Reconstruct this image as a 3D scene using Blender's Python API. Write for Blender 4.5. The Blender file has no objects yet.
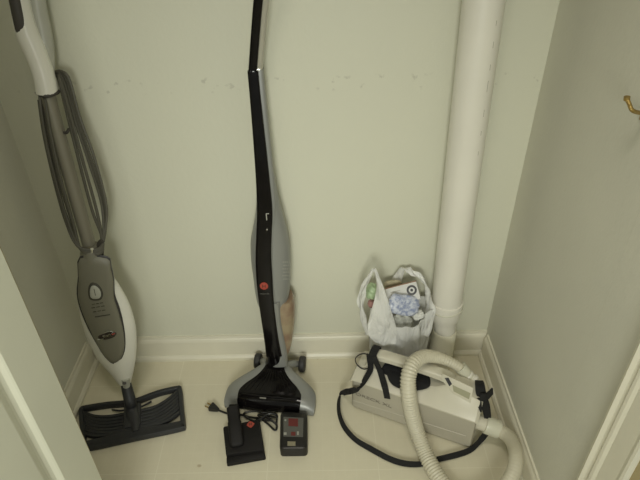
import bpy, bmesh, math, random
from mathutils import Vector, Matrix
random.seed(4)
S = bpy.context.scene
COL = S.collection
V = Vector

# ------------------------------------------------------------------ camera
F_PX, PITCH, YAW, ROLL = 554.16, 0.622437, -0.0018992, -0.0203688
CAM = V((0.115942, -1.288720, 1.397686))
cp, sp = math.cos(PITCH), math.sin(PITCH)
fw = V((math.sin(YAW)*cp, math.cos(YAW)*cp, -sp))
rt = fw.cross(V((0, 0, 1))).normalized()
up = rt.cross(fw)
rt, up = rt*math.cos(ROLL)+up*math.sin(ROLL), up*math.cos(ROLL)-rt*math.sin(ROLL)
cd = bpy.data.cameras.new('camera'); cam = bpy.data.objects.new('camera', cd); COL.objects.link(cam)
cd.sensor_width = 36; cd.lens = F_PX*36/640; cd.clip_start = 0.02
m3 = Matrix((rt, up, -fw)).transposed()
cam.matrix_world = Matrix.Translation(CAM) @ m3.to_4x4()
S.camera = cam

def ray(px, py): return fw + rt*(px-320)/F_PX - up*(py-240)/F_PX
def at(px, py, z=0.0):            # measured point at height z
    d = ray(px, py); return CAM + d*((z-CAM.z)/d.z)
def aty(px, py, y=0.0):           # measured point at depth y
    d = ray(px, py); return CAM + d*((y-CAM.y)/d.y)
def atx(px, py, x=0.0):
    d = ray(px, py); return CAM + d*((x-CAM.x)/d.x)
def atpl(px, py, o, n):           # measured point on a plane
    d = ray(px, py); return CAM + d*((o-CAM).dot(n)/d.dot(n))

# ------------------------------------------------------------------ materials
def mat(name, col, rough=0.5, metal=0.0, bump=0.0, bscale=60, var=0.0, vscale=8, col2=None, trans=0.0, coat=0.0, alpha=1.0, spec=0.5, detail=4):
    m = bpy.data.materials.new(name); m.use_nodes = True
    nt = m.node_tree; b = nt.nodes['Principled BSDF']
    b.inputs['Base Color'].default_value = (*col, 1)
    b.inputs['Roughness'].default_value = rough
    b.inputs['Metallic'].default_value = metal
    b.inputs['Transmission Weight'].default_value = trans
    b.inputs['Coat Weight'].default_value = coat
    b.inputs['Alpha'].default_value = alpha
    b.inputs['Specular IOR Level'].default_value = spec
    tc = nt.nodes.new('ShaderNodeTexCoord')
    if var > 0 or col2:
        n = nt.nodes.new('ShaderNodeTexNoise'); n.inputs['Scale'].default_value = vscale; n.inputs['Detail'].default_value = detail
        nt.links.new(tc.outputs['Object'], n.inputs['Vector'])
        mx = nt.nodes.new('ShaderNodeMix'); mx.data_type = 'RGBA'
        c2 = col2 if col2 else tuple(c*(1-var) for c in col)
        mx.inputs[6].default_value = (*col, 1); mx.inputs[7].default_value = (*c2, 1)
        r = nt.nodes.new('ShaderNodeValToRGB'); r.color_ramp.elements[0].position = .38; r.color_ramp.elements[1].position = .62
        nt.links.new(n.outputs['Fac'], r.inputs['Fac']); nt.links.new(r.outputs['Color'], mx.inputs[0])
        nt.links.new(mx.outputs[2], b.inputs['Base Color'])
    if bump > 0:
        n2 = nt.nodes.new('ShaderNodeTexNoise'); n2.inputs['Scale'].default_value = bscale; n2.inputs['Detail'].default_value = 3
        nt.links.new(tc.outputs['Object'], n2.inputs['Vector'])
        bp = nt.nodes.new('ShaderNodeBump'); bp.inputs['Strength'].default_value = bump; bp.inputs['Distance'].default_value = .004
        nt.links.new(n2.outputs['Fac'], bp.inputs['Height']); nt.links.new(bp.outputs['Normal'], b.inputs['Normal'])
    return m

WALL_C = (0.66, 0.66, 0.54)
M = {}
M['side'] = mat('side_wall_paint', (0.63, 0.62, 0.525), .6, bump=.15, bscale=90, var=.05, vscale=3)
M['trim'] = mat('trim_paint', (0.74, 0.71, 0.58), .38, bump=.05, bscale=40, var=.06, vscale=7)
M['door'] = mat('door_paint', (0.66, 0.66, 0.54), .4, bump=.05, bscale=50, var=.03, vscale=5)
M['ceil'] = mat('ceiling_paint', (0.6, 0.6, 0.5), .8)
M['tan'] = mat('matte_brown', (0.36, 0.29, 0.14), .7, var=.1)  # flat brown for the front wall and the strip on the door edge
M['pvc'] = mat('white_pvc', (0.76, 0.735, 0.65), .35, bump=.04, bscale=12, var=.05, vscale=6)
M['pvc_new'] = mat('glossy_cream_pvc', (0.80, 0.77, 0.62), .22, var=.04, vscale=9)
M['ink'] = mat('grey_print', (0.40, 0.38, 0.31), .7)
M['ink2'] = mat('brown_grey_print', (0.22, 0.20, 0.16), .7)
M['brass'] = mat('brass', (0.36, 0.25, 0.08), .42, metal=.7, bump=.1)
M['mopwhite'] = mat('mop_white_plastic', (0.74, 0.73, 0.65), .3, var=.03)
M['mopwhite2'] = mat('mop_pale_grey_plastic', (0.42, 0.42, 0.36), .35, var=.03)
M['mopgrey'] = mat('mop_taupe_plastic', (0.175, 0.168, 0.125), .42, bump=.05, bscale=300)
M['mopdark'] = mat('mop_dark_rubber', (0.05, 0.045, 0.038), .55, bump=.1, bscale=200)
M['moppole'] = mat('mop_pole_metal', (0.23, 0.215, 0.165), .45, metal=.2, var=.05)
M['moptrim'] = mat('mop_dark_trim', (0.028, 0.026, 0.028), .3)
M['cord'] = mat('grey_cord', (0.085, 0.08, 0.06), .5, bump=.05)
M['mophead'] = mat('mop_charcoal_plastic', (0.026, 0.027, 0.029), .42, bump=.15, bscale=150)
M['print'] = mat('dark_printing', (0.05, 0.048, 0.035), .6)
M['badge'] = mat('badge_dark', (0.05, 0.04, 0.03), .15, metal=.3)
M['chrome'] = mat('chrome', (0.75, 0.75, 0.7), .12, metal=1)
M['red'] = mat('red_print', (0.36, 0.055, 0.035), .5)
M['red2'] = mat('dark_red_print', (0.13, 0.022, 0.02), .5)
M['black'] = mat('gloss_black', (0.006, 0.005, 0.005), .12, spec=.22, var=.3, vscale=30)
M['silver'] = mat('silver_plastic', (0.27, 0.275, 0.26), .38, metal=.25, var=.04)
M['silver_l'] = mat('bright_silver_edge', (0.50, 0.49, 0.43), .25, metal=.5)
M['wheel'] = mat('wheel_rubber', (0.03, 0.03, 0.03), .6, bump=.1)
M['blackp'] = mat('black_plastic', (0.008, 0.0075, 0.007), .35, bump=.08, bscale=250)
M['blackm'] = mat('matte_black_plastic', (0.0105, 0.0095, 0.009), .6, spec=.25, bump=.15, bscale=300)
M['strap'] = mat('black_webbing', (0.008, 0.008, 0.008), .85, bump=.4, bscale=500)
M['pad'] = mat('black_foam_padding', (0.006, 0.006, 0.007), .9, bump=.4, bscale=400)
M['label'] = mat('grey_label', (0.10, 0.10, 0.09), .4)
M['labelw'] = mat('white_label_print', (0.34, 0.34, 0.30), .5)
M['labelt'] = mat('tan_label', (0.24, 0.22, 0.15), .5)
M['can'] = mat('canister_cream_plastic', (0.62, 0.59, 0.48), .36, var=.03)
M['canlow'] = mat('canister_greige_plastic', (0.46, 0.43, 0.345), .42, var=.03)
M['canline'] = mat('canister_seam', (0.50, 0.47, 0.38), .35)
M['canwin'] = mat('canister_tan_window', (0.33, 0.32, 0.21), .3)
M['hose'] = mat('hose_cream_vinyl', (0.60, 0.565, 0.44), .4, var=.04)
M['hosecuff'] = mat('hose_cuff_plastic', (0.62, 0.61, 0.49), .3)
M['box'] = mat('white_card', (0.62, 0.62, 0.60), .55)
M['boxedge'] = mat('brown_card_edge', (0.26, 0.15, 0.09), .7)
M['green'] = mat('green_wrapper', (0.38, 0.50, 0.30), .4, bump=.6, bscale=40)
M['pink'] = mat('pink_wrapper', (0.38, 0.20, 0.18), .5, bump=.6, bscale=40)
M['paper'] = mat('white_paper', (0.70, 0.70, 0.66), .7, bump=.5, bscale=60)
M['bluepack'] = mat('blue_white_pack', (0.55, 0.58, 0.66), .3, bump=1.0, bscale=45, col2=(0.24, 0.28, 0.42), vscale=110)
M['clear'] = mat('clear_crinkled_film', (0.58, 0.58, 0.52), .18, bump=1, bscale=70, var=.4, vscale=60)
M['beige'] = mat('beige_carton', (0.40, 0.36, 0.24), .6, bump=.2)

# back wall: cream paint with a scuffed band
def wall_mat():
    m = mat('back_wall_paint', WALL_C, .5, bump=.15, bscale=70)
    nt = m.node_tree; b = nt.nodes['Principled BSDF']; N = nt.nodes; L = nt.links
    tc = N.new('ShaderNodeTexCoord')
    n = N.new('ShaderNodeTexNoise'); n.inputs['Scale'].default_value = 2.2; n.inputs['Detail'].default_value = 5
    L.new(tc.outputs['Object'], n.inputs['Vector'])
    mx = N.new('ShaderNodeMix'); mx.data_type = 'RGBA'; mx.inputs[6].default_value = (*WALL_C, 1)
    mx.inputs[7].default_value = (0.63, 0.625, 0.51, 1)
    L.new(n.outputs['Fac'], mx.inputs[0])
    # scuffs: thresholded fine noise inside a band near z = .93
    n2 = N.new('ShaderNodeTexNoise'); n2.inputs['Scale'].default_value = 48; n2.inputs['Detail'].default_value = 3
    L.new(tc.outputs['Object'], n2.inputs['Vector'])
    r2 = N.new('ShaderNodeValToRGB'); r2.color_ramp.elements[0].position = .60; r2.color_ramp.elements[1].position = .68
    L.new(n2.outputs['Fac'], r2.inputs['Fac'])
    sx = N.new('ShaderNodeSeparateXYZ'); L.new(tc.outputs['Object'], sx.inputs[0])
    d = N.new('ShaderNodeMath'); d.operation = 'SUBTRACT'; d.inputs[1].default_value = .932; L.new(sx.outputs['Z'], d.inputs[0])
    a = N.new('ShaderNodeMath'); a.operation = 'ABSOLUTE'; L.new(d.outputs[0], a.inputs[0])
    mr = N.new('ShaderNodeMapRange'); mr.inputs['From Min'].default_value = .012; mr.inputs['From Max'].default_value = .022
    mr.inputs['To Min'].default_value = .30; mr.inputs['To Max'].default_value = 0; L.new(a.outputs[0], mr.inputs['Value'])
    mu = N.new('ShaderNodeMath'); mu.operation = 'MULTIPLY'; L.new(r2.outputs['Color'], mu.inputs[0]); L.new(mr.outputs[0], mu.inputs[1])
    mx2 = N.new('ShaderNodeMix'); mx2.data_type = 'RGBA'; mx2.inputs[7].default_value = (.22, .20, .16, 1)
    L.new(mx.outputs[2], mx2.inputs[6]); L.new(mu.outputs[0], mx2.inputs[0])
    L.new(mx2.outputs[2], b.inputs['Base Color'])
    return m
M['wall'] = wall_mat()

def floor_mat():
    C1, C2 = (0.73, 0.69, 0.54), (0.64, 0.60, 0.45)
    m = mat('vinyl_tile', C1, .36, bump=.06, bscale=120)
    nt = m.node_tree; b = nt.nodes['Principled BSDF']; N = nt.nodes; L = nt.links
    tc = N.new('ShaderNodeTexCoord')
    mp = N.new('ShaderNodeMapping'); mp.inputs['Location'].default_value = (.348, .119, 0)
    L.new(tc.outputs['Object'], mp.inputs['Vector'])
    def brick(size, mortar, sm):
        k = N.new('ShaderNodeTexBrick'); k.offset = 0; k.squash = 1
        k.inputs['Scale'].default_value = 1; k.inputs['Brick Width'].default_value = size; k.inputs['Row Height'].default_value = size
        k.inputs['Mortar Size'].default_value = mortar; k.inputs['Mortar Smooth'].default_value = sm
        L.new(mp.outputs[0], k.inputs['Vector']); return k
    k1 = brick(.305, .0016, .6); k2 = brick(.0305, .0022, 1.0)
    n = N.new('ShaderNodeTexNoise'); n.inputs['Scale'].default_value = 35; n.inputs['Detail'].default_value = 6
    L.new(tc.outputs['Object'], n.inputs['Vector'])
    n3 = N.new('ShaderNodeTexNoise'); n3.inputs['Scale'].default_value = 4; n3.inputs['Detail'].default_value = 5
    L.new(tc.outputs['Object'], n3.inputs['Vector'])
    def mix(fac, a, c2, s=1.0):
        x = N.new('ShaderNodeMix'); x.data_type = 'RGBA'
        mu = N.new('ShaderNodeMath'); mu.operation = 'MULTIPLY'; mu.inputs[1].default_value = s
        L.new(fac, mu.inputs[0]); L.new(mu.outputs[0], x.inputs[0]); L.new(a, x.inputs[6]); x.inputs[7].default_value = (*c2, 1)
        return x.outputs[2]
    rgb = N.new('ShaderNodeRGB'); rgb.outputs[0].default_value = (*C1, 1)
    o = mix(n.outputs['Fac'], rgb.outputs[0], C2, .55)
    o = mix(n3.outputs['Fac'], o, (0.62, 0.57, 0.42), .45)
    o = mix(k2.outputs['Fac'], o, (0.80, 0.77, 0.62), .12)
    o = mix(k1.outputs['Fac'], o, (0.82, 0.79, 0.65), .38)
    # a few rust coloured specks
    n4 = N.new('ShaderNodeTexNoise'); n4.inputs['Scale'].default_value = 14; n4.inputs['Detail'].default_value = 2
    L.new(tc.outputs['Object'], n4.inputs['Vector'])
    r4 = N.new('ShaderNodeValToRGB'); r4.color_ramp.elements[0].position = .735; r4.color_ramp.elements[1].position = .76
    L.new(n4.outputs['Fac'], r4.inputs['Fac'])
    o = mix(r4.outputs['Color'], o, (0.30, 0.19, 0.08), .5)
    L.new(o, b.inputs['Base Color'])
    return m
M['floor'] = floor_mat()

def cup_mat():
    m = mat('amber_translucent_dirt_cup', (0.37, 0.30, 0.19), .25, trans=.15, bump=.2, bscale=40, col2=(0.27, 0.18, 0.12), vscale=22)
    return m
M['cup'] = cup_mat()

def bag_mat():
    m = bpy.data.materials.new('thin_white_bag_film'); m.use_nodes = True
    nt = m.node_tree; N = nt.nodes; L = nt.links; N.clear()
    out = N.new('ShaderNodeOutputMaterial')
    tc = N.new('ShaderNodeTexCoord')
    n = N.new('ShaderNodeTexNoise'); n.inputs['Scale'].default_value = 16; n.inputs['Detail'].default_value = 6; n.inputs['Distortion'].default_value = .8
    mp = N.new('ShaderNodeMapping'); mp.inputs['Scale'].default_value = (1.6, 1.6, .5)
    L.new(tc.outputs['Object'], mp.inputs[0]); L.new(mp.outputs[0], n.inputs['Vector'])
    bp = N.new('ShaderNodeBump'); bp.inputs['Strength'].default_value = 1.0; bp.inputs['Distance'].default_value = .022
    L.new(n.outputs['Fac'], bp.inputs['Height'])
    d = N.new('ShaderNodeBsdfDiffuse'); d.inputs['Color'].default_value = (.92, .92, .90, 1)
    t = N.new('ShaderNodeBsdfTranslucent'); t.inputs['Color'].default_value = (.92, .92, .90, 1)
    g = N.new('ShaderNodeBsdfGlossy'); g.inputs['Roughness'].default_value = .3; g.inputs['Color'].default_value = (.9, .9, .9, 1)
    tr = N.new('ShaderNodeBsdfTransparent')
    for s in (d, t, g): L.new(bp.outputs[0], s.inputs['Normal'])
    a = N.new('ShaderNodeMixShader'); a.inputs[0].default_value = .30; L.new(d.outputs[0], a.inputs[1]); L.new(t.outputs[0], a.inputs[2])
    b = N.new('ShaderNodeMixShader'); b.inputs[0].default_value = .07; L.new(a.outputs[0], b.inputs[1]); L.new(g.outputs[0], b.inputs[2])
    c = N.new('ShaderNodeMixShader'); c.inputs[0].default_value = .06; L.new(b.outputs[0], c.inputs[1]); L.new(tr.outputs[0], c.inputs[2])
    L.new(c.outputs[0], out.inputs[0])
    return m
M['bag'] = bag_mat()

# ------------------------------------------------------------------ object helpers
def link(name, mesh, m=None, parent=None, smooth=True, auto=40):
    o = bpy.data.objects.new(name, mesh); COL.objects.link(o)
    if m: mesh.materials.append(m)
    if smooth:
        for p in mesh.polygons: p.use_smooth = True
        if auto: mesh.set_sharp_from_angle(angle=math.radians(auto))
    if parent:
        o.parent = parent
        o.matrix_parent_inverse = Matrix.Translation(parent.location).inverted()
    return o
def fromdata(name, vs, fs, m=None, parent=None, smooth=True, auto=40):
    me = bpy.data.meshes.new(name); me.from_pydata([tuple(v) for v in vs], [], fs); me.validate()
    bm = bmesh.new(); bm.from_mesh(me); bmesh.ops.recalc_face_normals(bm, faces=bm.faces); bm.to_mesh(me); bm.free()
    return link(name, me, m, parent, smooth, auto)
class MB:
    """collects shapes that make one mesh"""
    def __init__(s): s.v = []; s.f = []
    def add(s, vs, fs):
        o = len(s.v); s.v += [V(v) for v in vs]; s.f += [tuple(i+o for i in f) for f in fs]; return s
    def box(s, c, size, bev=0.0, rot=None, seg=2):
        bm = bmesh.new(); bmesh.ops.create_cube(bm, size=1)
        for v in bm.verts: v.co = V((v.co.x*size[0], v.co.y*size[1], v.co.z*size[2]))
        if bev > 0: bmesh.ops.bevel(bm, geom=list(bm.edges), offset=bev, segments=seg, profile=.5, affect='EDGES')
        R = rot if rot else Matrix.Identity(3)
        bm.verts.ensure_lookup_table(); bm.faces.ensure_lookup_table()
        s.add([R @ v.co + V(c) for v in bm.verts], [[v.index for v in f.verts] for f in bm.faces]); bm.free(); return s
    def loft(s, rings, cap=True, closed=True):
        n = len(rings[0]); vs = [p for r in rings for p in r]; fs = []
        for i in range(len(rings)-1):
            for j in range(n if closed else n-1):
                k = (j+1) % n
                fs.append((i*n+j, i*n+k, (i+1)*n+k, (i+1)*n+j))
        if cap and closed:
            fs.append(tuple(range(n))[::-1]); fs.append(tuple(range((len(rings)-1)*n, len(rings)*n)))
        return s.add(vs, fs)
    def tube(s, pts, rad, segs=12, sub=6, sq=1.0, spl=True):
        pts = [V(p) for p in pts]
        P = spline(pts, sub) if spl and len(pts) > 2 else pts
        n = len(P)
        if callable(rad): R = [rad(i/(n-1)) for i in range(n)]
        elif isinstance(rad, (list, tuple)):
            R = []
            for i in range(n):
                t = i/(n-1)*(len(rad)-1); a = min(int(t), len(rad)-2); R.append(rad[a]*(1-(t-a))+rad[a+1]*(t-a))
        else: R = [rad]*n
        T = [(P[min(i+1, n-1)]-P[max(i-1, 0)]).normalized() for i in range(n)]
        ref = V((0, 0, 1)) if abs(T[0].z) < .9 else V((0, 1, 0))
        N_ = (ref-T[0]*ref.dot(T[0])).normalized(); rings = []
        for i in range(n):
            N_ = (N_-T[i]*N_.dot(T[i])).normalized(); B = T[i].cross(N_)
            rings.append([P[i]+(N_*math.cos(a)*R[i]*sq+B*math.sin(a)*R[i]) for a in [2*math.pi*k/segs for k in range(segs)]])
        return s.loft(rings)
    def build(s, name, m, parent=None, smooth=True, auto=40): return fromdata(name, s.v, s.f, m, parent, smooth, auto)
def spline(P, sub):
    out = []; n = len(P)
    for i in range(n-1):
        a, b, c, d = P[max(i-1, 0)], P[i], P[i+1], P[min(i+2, n-1)]
        for k in range(sub):
            t = k/sub
            out.append(.5*((2*b)+(c-a)*t+(2*a-5*b+4*c-d)*t*t+(3*b-a-3*c+d)*t**3))
    out.append(P[-1]); return out
def smooth_loop(P, sub=4):
    n = len(P); out = []
    for i in range(n):
        a, b, c, d = P[(i-1) % n], P[i], P[(i+1) % n], P[(i+2) % n]
        for k in range(sub):
            t = k/sub
            out.append(.5*((2*b)+(c-a)*t+(2*a-5*b+4*c-d)*t*t+(3*b-a-3*c+d)*t**3))
    return out
def pillow(mb, outline, nrm, front, back=0.0, rings=6, power=.5, flat=0.0):
    """domed solid from a planar outline: front dome by `front`, back dome or flat by `back`"""
    n = len(outline); c = sum(outline, V())/n; R = []
    ks = [i/rings for i in range(rings+1)]
    if back > 0:
        for k in ks[:-1]:
            sc = 1-(1-k)**2*(1-flat) if False else math.sin(k*math.pi/2)*(1-.02)+.02
            R.append([c+(p-c)*sc - nrm*back*math.cos(k*math.pi/2)**(2*power) for p in outline])
    R.append([p.copy() for p in outline])
    for k in ks[1:]:
        sc = math.cos(k*math.pi/2)*.98+.02
        if flat: sc = flat+(1-flat)*math.cos(k*math.pi/2)
        R.append([c+(p-c)*sc + nrm*front*math.sin(k*math.pi/2)**(2*power) for p in outline])
    mb.loft(R); return mb
def extrude(mb, outline, nrm, a, b, bev=0.0):
    c = sum(outline, V())/len(outline)
    def sh(d): return [p-(p-c).normalized()*d for p in outline]
    R = [[p+nrm*a for p in outline]]
    if bev: R += [[p+nrm*(b-bev) for p in outline], [p+nrm*(b-bev*.3) for p in sh(bev*.3)], [p+nrm*b for p in sh(bev)]]
    else: R += [[p+nrm*b for p in outline]]
    mb.loft(R); return mb
def ribbon(mb, pts, w, side, th=.0016, sub=6):
    """flat strap; `side` = list of width directions per control point or one vector"""
    P = spline([V(p) for p in pts], sub); n = len(P)
    sd = side if isinstance(side, list) else [V(side)]*len(pts)
    SD = spline([V(q) for q in sd], sub)
    W = spline([V((x, 0, 0)) for x in (w if isinstance(w, list) else [w]*len(pts))], sub)
    R = []
    for i in range(n):
        T = (P[min(i+1, n-1)]-P[max(i-1, 0)]).normalized()
        s_ = (SD[i]-T*SD[i].dot(T)).normalized(); nn = T.cross(s_); h = W[i].x/2
        R.append([P[i]+s_*h+nn*th/2, P[i]-s_*h+nn*th/2, P[i]-s_*h-nn*th/2, P[i]+s_*h-nn*th/2])
    mb.loft(R); return mb
def cyl(mb, a, b, r1, r2=None, segs=32):
    return mb.tube([a, b], [r1, r2 if r2 is not None else r1], segs, spl=False)
def turned(mb, o, axis, prof, segs=32):
    """profile [(distance along axis, radius)...] turned about an axis"""
    axis = axis.normalized(); ref = V((0, 0, 1)) if abs(axis.z) < .9 else V((1, 0, 0))
    n = (ref-axis*ref.dot(axis)).normalized(); b = axis.cross(n)
    return mb.loft([[o+axis*d+(n*math.cos(2*math.pi*k/segs)+b*math.sin(2*math.pi*k/segs))*r for k in range(segs)] for d, r in prof])
def text(name, s, o, ex, ey, size, m, parent, ext=.0004, fit=None):
    cu = bpy.data.curves.new(name, 'FONT'); cu.body = s; cu.size = size; cu.extrude = ext; cu.align_x = 'CENTER'; cu.align_y = 'CENTER'
    tmp = bpy.data.objects.new('tmp_text', cu); COL.objects.link(tmp)
    dg = bpy.context.evaluated_depsgraph_get(); me = bpy.data.meshes.new_from_object(tmp.evaluated_get(dg))
    bpy.data.objects.remove(tmp); bpy.data.curves.remove(cu)
    sx = 1.0
    if fit:
        xs = [v.co.x for v in me.vertices]; sx = fit/(max(xs)-min(xs))
    ez = ex.cross(ey)
    for v in me.vertices: v.co = o+ex*v.co.x*sx+ey*v.co.y+ez*v.co.z
    me.name = name; me.materials.clear()
    return link(name, me, m, parent, smooth=False)
def thing(name, label, cat, loc, group=None):
    o = bpy.data.objects.new(name, None); COL.objects.link(o); o.location = loc; o.empty_display_size = .05
    o['label'] = label; o['category'] = cat
    if group: o['group'] = group
    return o
def tag(o, label, cat, group=None):
    o['label'] = label; o['category'] = cat
    if group: o['group'] = group
    return o
from mathutils.bvhtree import BVHTree
def surf(objs):
    vs, fs = [], []
    for o in objs:
        b = len(vs); vs += [v.co.copy() for v in o.data.vertices]; fs += [[b+i for i in p.vertices] for p in o.data.polygons]
    return BVHTree.FromPolygons(vs, fs)
def drape(bvh, px, py, off=0.002, flo=0.004):     # point lying on a surface (or on the floor) seen at a measured direction
    d = ray(px, py).normalized(); h = bvh.ray_cast(CAM, d) if bvh else (None,)*4
    if h[0] is None: return at(px, py, flo)
    n = h[1] if h[1].dot(d) < 0 else -h[1]
    return h[0]+n*off
def snorm(bvh, px, py):
    d = ray(px, py).normalized(); h = bvh.ray_cast(CAM, d); n = h[1]; return n if n.dot(d) < 0 else -n
def struct(name, mb, m, smooth=False, parent=None, label=None):
    o = mb.build(name, m, parent, smooth=smooth, auto=30)
    if not parent: o['kind'] = 'structure'
    if label: o['label'] = label
    return o

# ------------------------------------------------------------------ the closet
HW, FY, HT = .65, -.65, 2.4          # half width, y of the opening, ceiling height
struct('floor', MB().box((0, -1.3, -.05), (3.2, 2.8, .1)), M['floor'])
struct('wall_back', MB().box((0, .05, HT/2), (2*HW+.2, .1, HT)), M['wall'])
struct('wall_left', MB().box((-HW-.05, FY/2-.0, HT/2), (.1, -FY, HT)), M['side'])
struct('wall_right', MB().box((HW+.05, FY/2-.0, HT/2), (.1, -FY, HT)).box((HW+.0024, (FY-.512)/2, HT/2), (.006, -.512-FY, HT-.002), .0005), M['side'])
struct('ceiling', MB().box((0, -1.3, HT+.05), (3.2, 2.8, .1)), M['ceil'])
wf = MB()
wf.box((-(HW+.1+.4), FY-.0501, HT/2), (1.0, .1, HT)); wf.box(((HW+.1+.4), FY-.0501, HT/2), (1.0, .1, HT))
wf.box((0, FY-.0501, (HT+2.05)/2), (1.6, .1, HT-2.05))
# keep the returns flush with the opening
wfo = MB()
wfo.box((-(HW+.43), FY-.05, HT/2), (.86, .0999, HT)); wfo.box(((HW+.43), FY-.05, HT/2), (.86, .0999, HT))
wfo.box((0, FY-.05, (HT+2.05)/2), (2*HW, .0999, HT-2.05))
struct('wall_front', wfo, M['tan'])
BP = [(0, 0), (.020, 0), (.020, .011), (.015, .018), (.011, .020), (.011, .078), (.0085, .086), (.006, .090), (.005, .100), (0, .100)]
def baseboard(name, a, b, n):
    a, b, n = V(a), V(b), V(n)
    struct(name, MB().loft([[a+n*x+V((0, 0, z)) for x, z in BP], [b+n*x+V((0, 0, z)) for x, z in BP]]), M['trim'])
baseboard('baseboard_back', (-HW, 0, 0), (HW, 0, 0), (0, -1, 0))
baseboard('baseboard_left', (-HW, -.0205, 0), (-HW, FY, 0), (1, 0, 0))
baseboard('baseboard_right', (HW, -.0205, 0), (HW, FY, 0), (-1, 0, 0))
# moulded casing round the opening, on the hall side
CP = [(0, 0), (0, .010), (.006, .014), (.014, .012), (.018, .009), (.030, .011), (.048, .016), (.056, .019), (.066, .018), (.070, .014), (.070, 0)]
YF = FY-.1
def casing(name, pts_in, pts_out_dir):
    mb = MB(); R = []
    for p, d in zip(pts_in, pts_out_dir): R.append([V(p)+V(d)*x+V((0, -t, 0)) for x, t in CP])
    mb.loft(R); struct(name, mb, M['trim'])
JP = [(0, 0), (0, .008), (.004, .016), (.012, .019), (.018, .013), (.024, .011), (.030, .015), (.036, .014), (.042, .010), (.085, .010), (.094, .013), (.1, .012), (.1, 0)]
for nm, sg in (('trim_1', -1), ('trim_2', 1)):
    mb = MB(); mb.loft([[V((sg*(HW-t), FY+.002-x, z)) for x, t in JP] for z in (0, 2.05)]); struct(nm, mb, M['trim'])
mb = MB(); mb.loft([[V((xx, FY+.002-x, 2.05-t)) for x, t in JP] for xx in (-HW+.021, HW-.021)]); struct('trim_3', mb, M['trim'])

# folded-back panelled door on the left of the opening
def panel_door(a, b, z0, z1, side):
    """a, b: plan points of the panel; moulded fields on the `side` face"""
    a, b = V((*a, 0)), V((*b, 0)); u = (b-a).normalized(); L_ = (b-a).length
    n = V((-u.y, u.x, 0))*side; th = .03; mb = MB()
    fields = [(z0+.14, .96), (1.10, z1-.12)]
    # slab with stepped recessed fields: grid in u, z
    us = [0, .085, L_-.085, L_]; zs = [z0, fields[0][0], fields[0][1], fields[1][0], fields[1][1], z1]
    P = lambda x, z, d: a+u*x+V((0, 0, z))+n*d
    for i in range(3):
        for j in range(5):
            if i == 1 and j in (1, 3):
                x0, x1, y0, y1 = us[1], us[2], zs[j], zs[j+1]
                rr = []
                for ins, dep in ((0, 0), (.003, -.002), (.008, -.007), (.014, -.0095), (.020, -.0095), (.034, -.003), (.038, -.002)):
                    rr.append([P(x0+ins, y0+ins, dep), P(x1-ins, y0+ins, dep), P(x1-ins, y1-ins, dep), P(x0+ins, y1-ins, dep)])
                vs = [p for r in rr for p in r]; fs = []
                for k in range(len(rr)-1):
                    for q in range(4): fs.append((k*4+q, k*4+(q+1) % 4, (k+1)*4+(q+1) % 4, (k+1)*4+q))
                k = len(rr)-1; fs.append((k*4, k*4+1, k*4+2, k*4+3)); mb.add(vs, fs)
            else:
                mb.add([P(us[i], zs[j], 0), P(us[i+1], zs[j], 0), P(us[i+1], zs[j+1], 0), P(us[i], zs[j+1], 0)], [(0, 1, 2, 3)])
    c = [P(0, z0, 0), P(L_, z0, 0), P(L_, z1, 0), P(0, z1, 0), P(0, z0, -th), P(L_, z0, -th), P(L_, z1, -th), P(0, z1, -th)]
    mb.add(c, [(4, 5, 6, 7), (0, 1, 5, 4), (1, 2, 6, 5), (2, 3, 7, 6), (3, 0, 4, 7)])
    bm = bmesh.new(); me = bpy.data.meshes.new('x'); me.from_pydata([tuple(v) for v in mb.v], [], mb.f); bm.from_mesh(me)
    bmesh.ops.remove_doubles(bm, verts=bm.verts, dist=1e-5); bmesh.ops.recalc_face_normals(bm, faces=bm.faces); bm.to_mesh(me); bm.free()
    return me
d1 = link('door_1', panel_door((-.337, -.655), (-.352, -1.03), .015, 2.02, 1), M['door'], smooth=False); d1['kind'] = 'structure'
d1['label'] = 'cream panelled folding door leaf standing open at the left'
ed = MB(); ed.loft([[V((-.3385, -.6515, z)), V((-.3385, -.6535, z)), V((-.366, -.6525, z)), V((-.366, -.6505, z))] for z in (.015, 2.02)]); ed.build('edge_gap_shade', M['tan'], d1, smooth=False)  # thin brown strip painting in the gap shadow along the leaf's free edge
dl = link('folding_leaf', panel_door((-.392, -1.03), (-.602, -.775), .015, 2.02, 1), M['door'], d1, smooth=False)

# brass hook on the right wall
hk = thing('coat_hook', 'small brass coat hook on the upper right wall', 'hook', (.65, -.44, 1.0))
hm = MB()
tip, bend, mnt = atx(627, 99, .605), atx(632, 110, .61), atx(646, 113, .65)
hm.tube([mnt, (mnt+bend)/2+V((0, 0, -.002)), bend, bend.lerp(tip, .55), tip], [.0034, .0034, .0034, .0034, .0038], 12)
hm.build('hook_arm', M['brass'], hk)
pm = MB(); pm.box(mnt+V((-.0022, 0, .008)), (.004, .016, .045), .0015); pm.build('mounting_plate', M['brass'], hk)
sm = MB(); sm.tube([tip+V((0, 0, -.002)), tip+V((-.001, 0, .004))], .0048, 12, spl=False); sm.build('hook_tip', M['brass'], hk)

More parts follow.
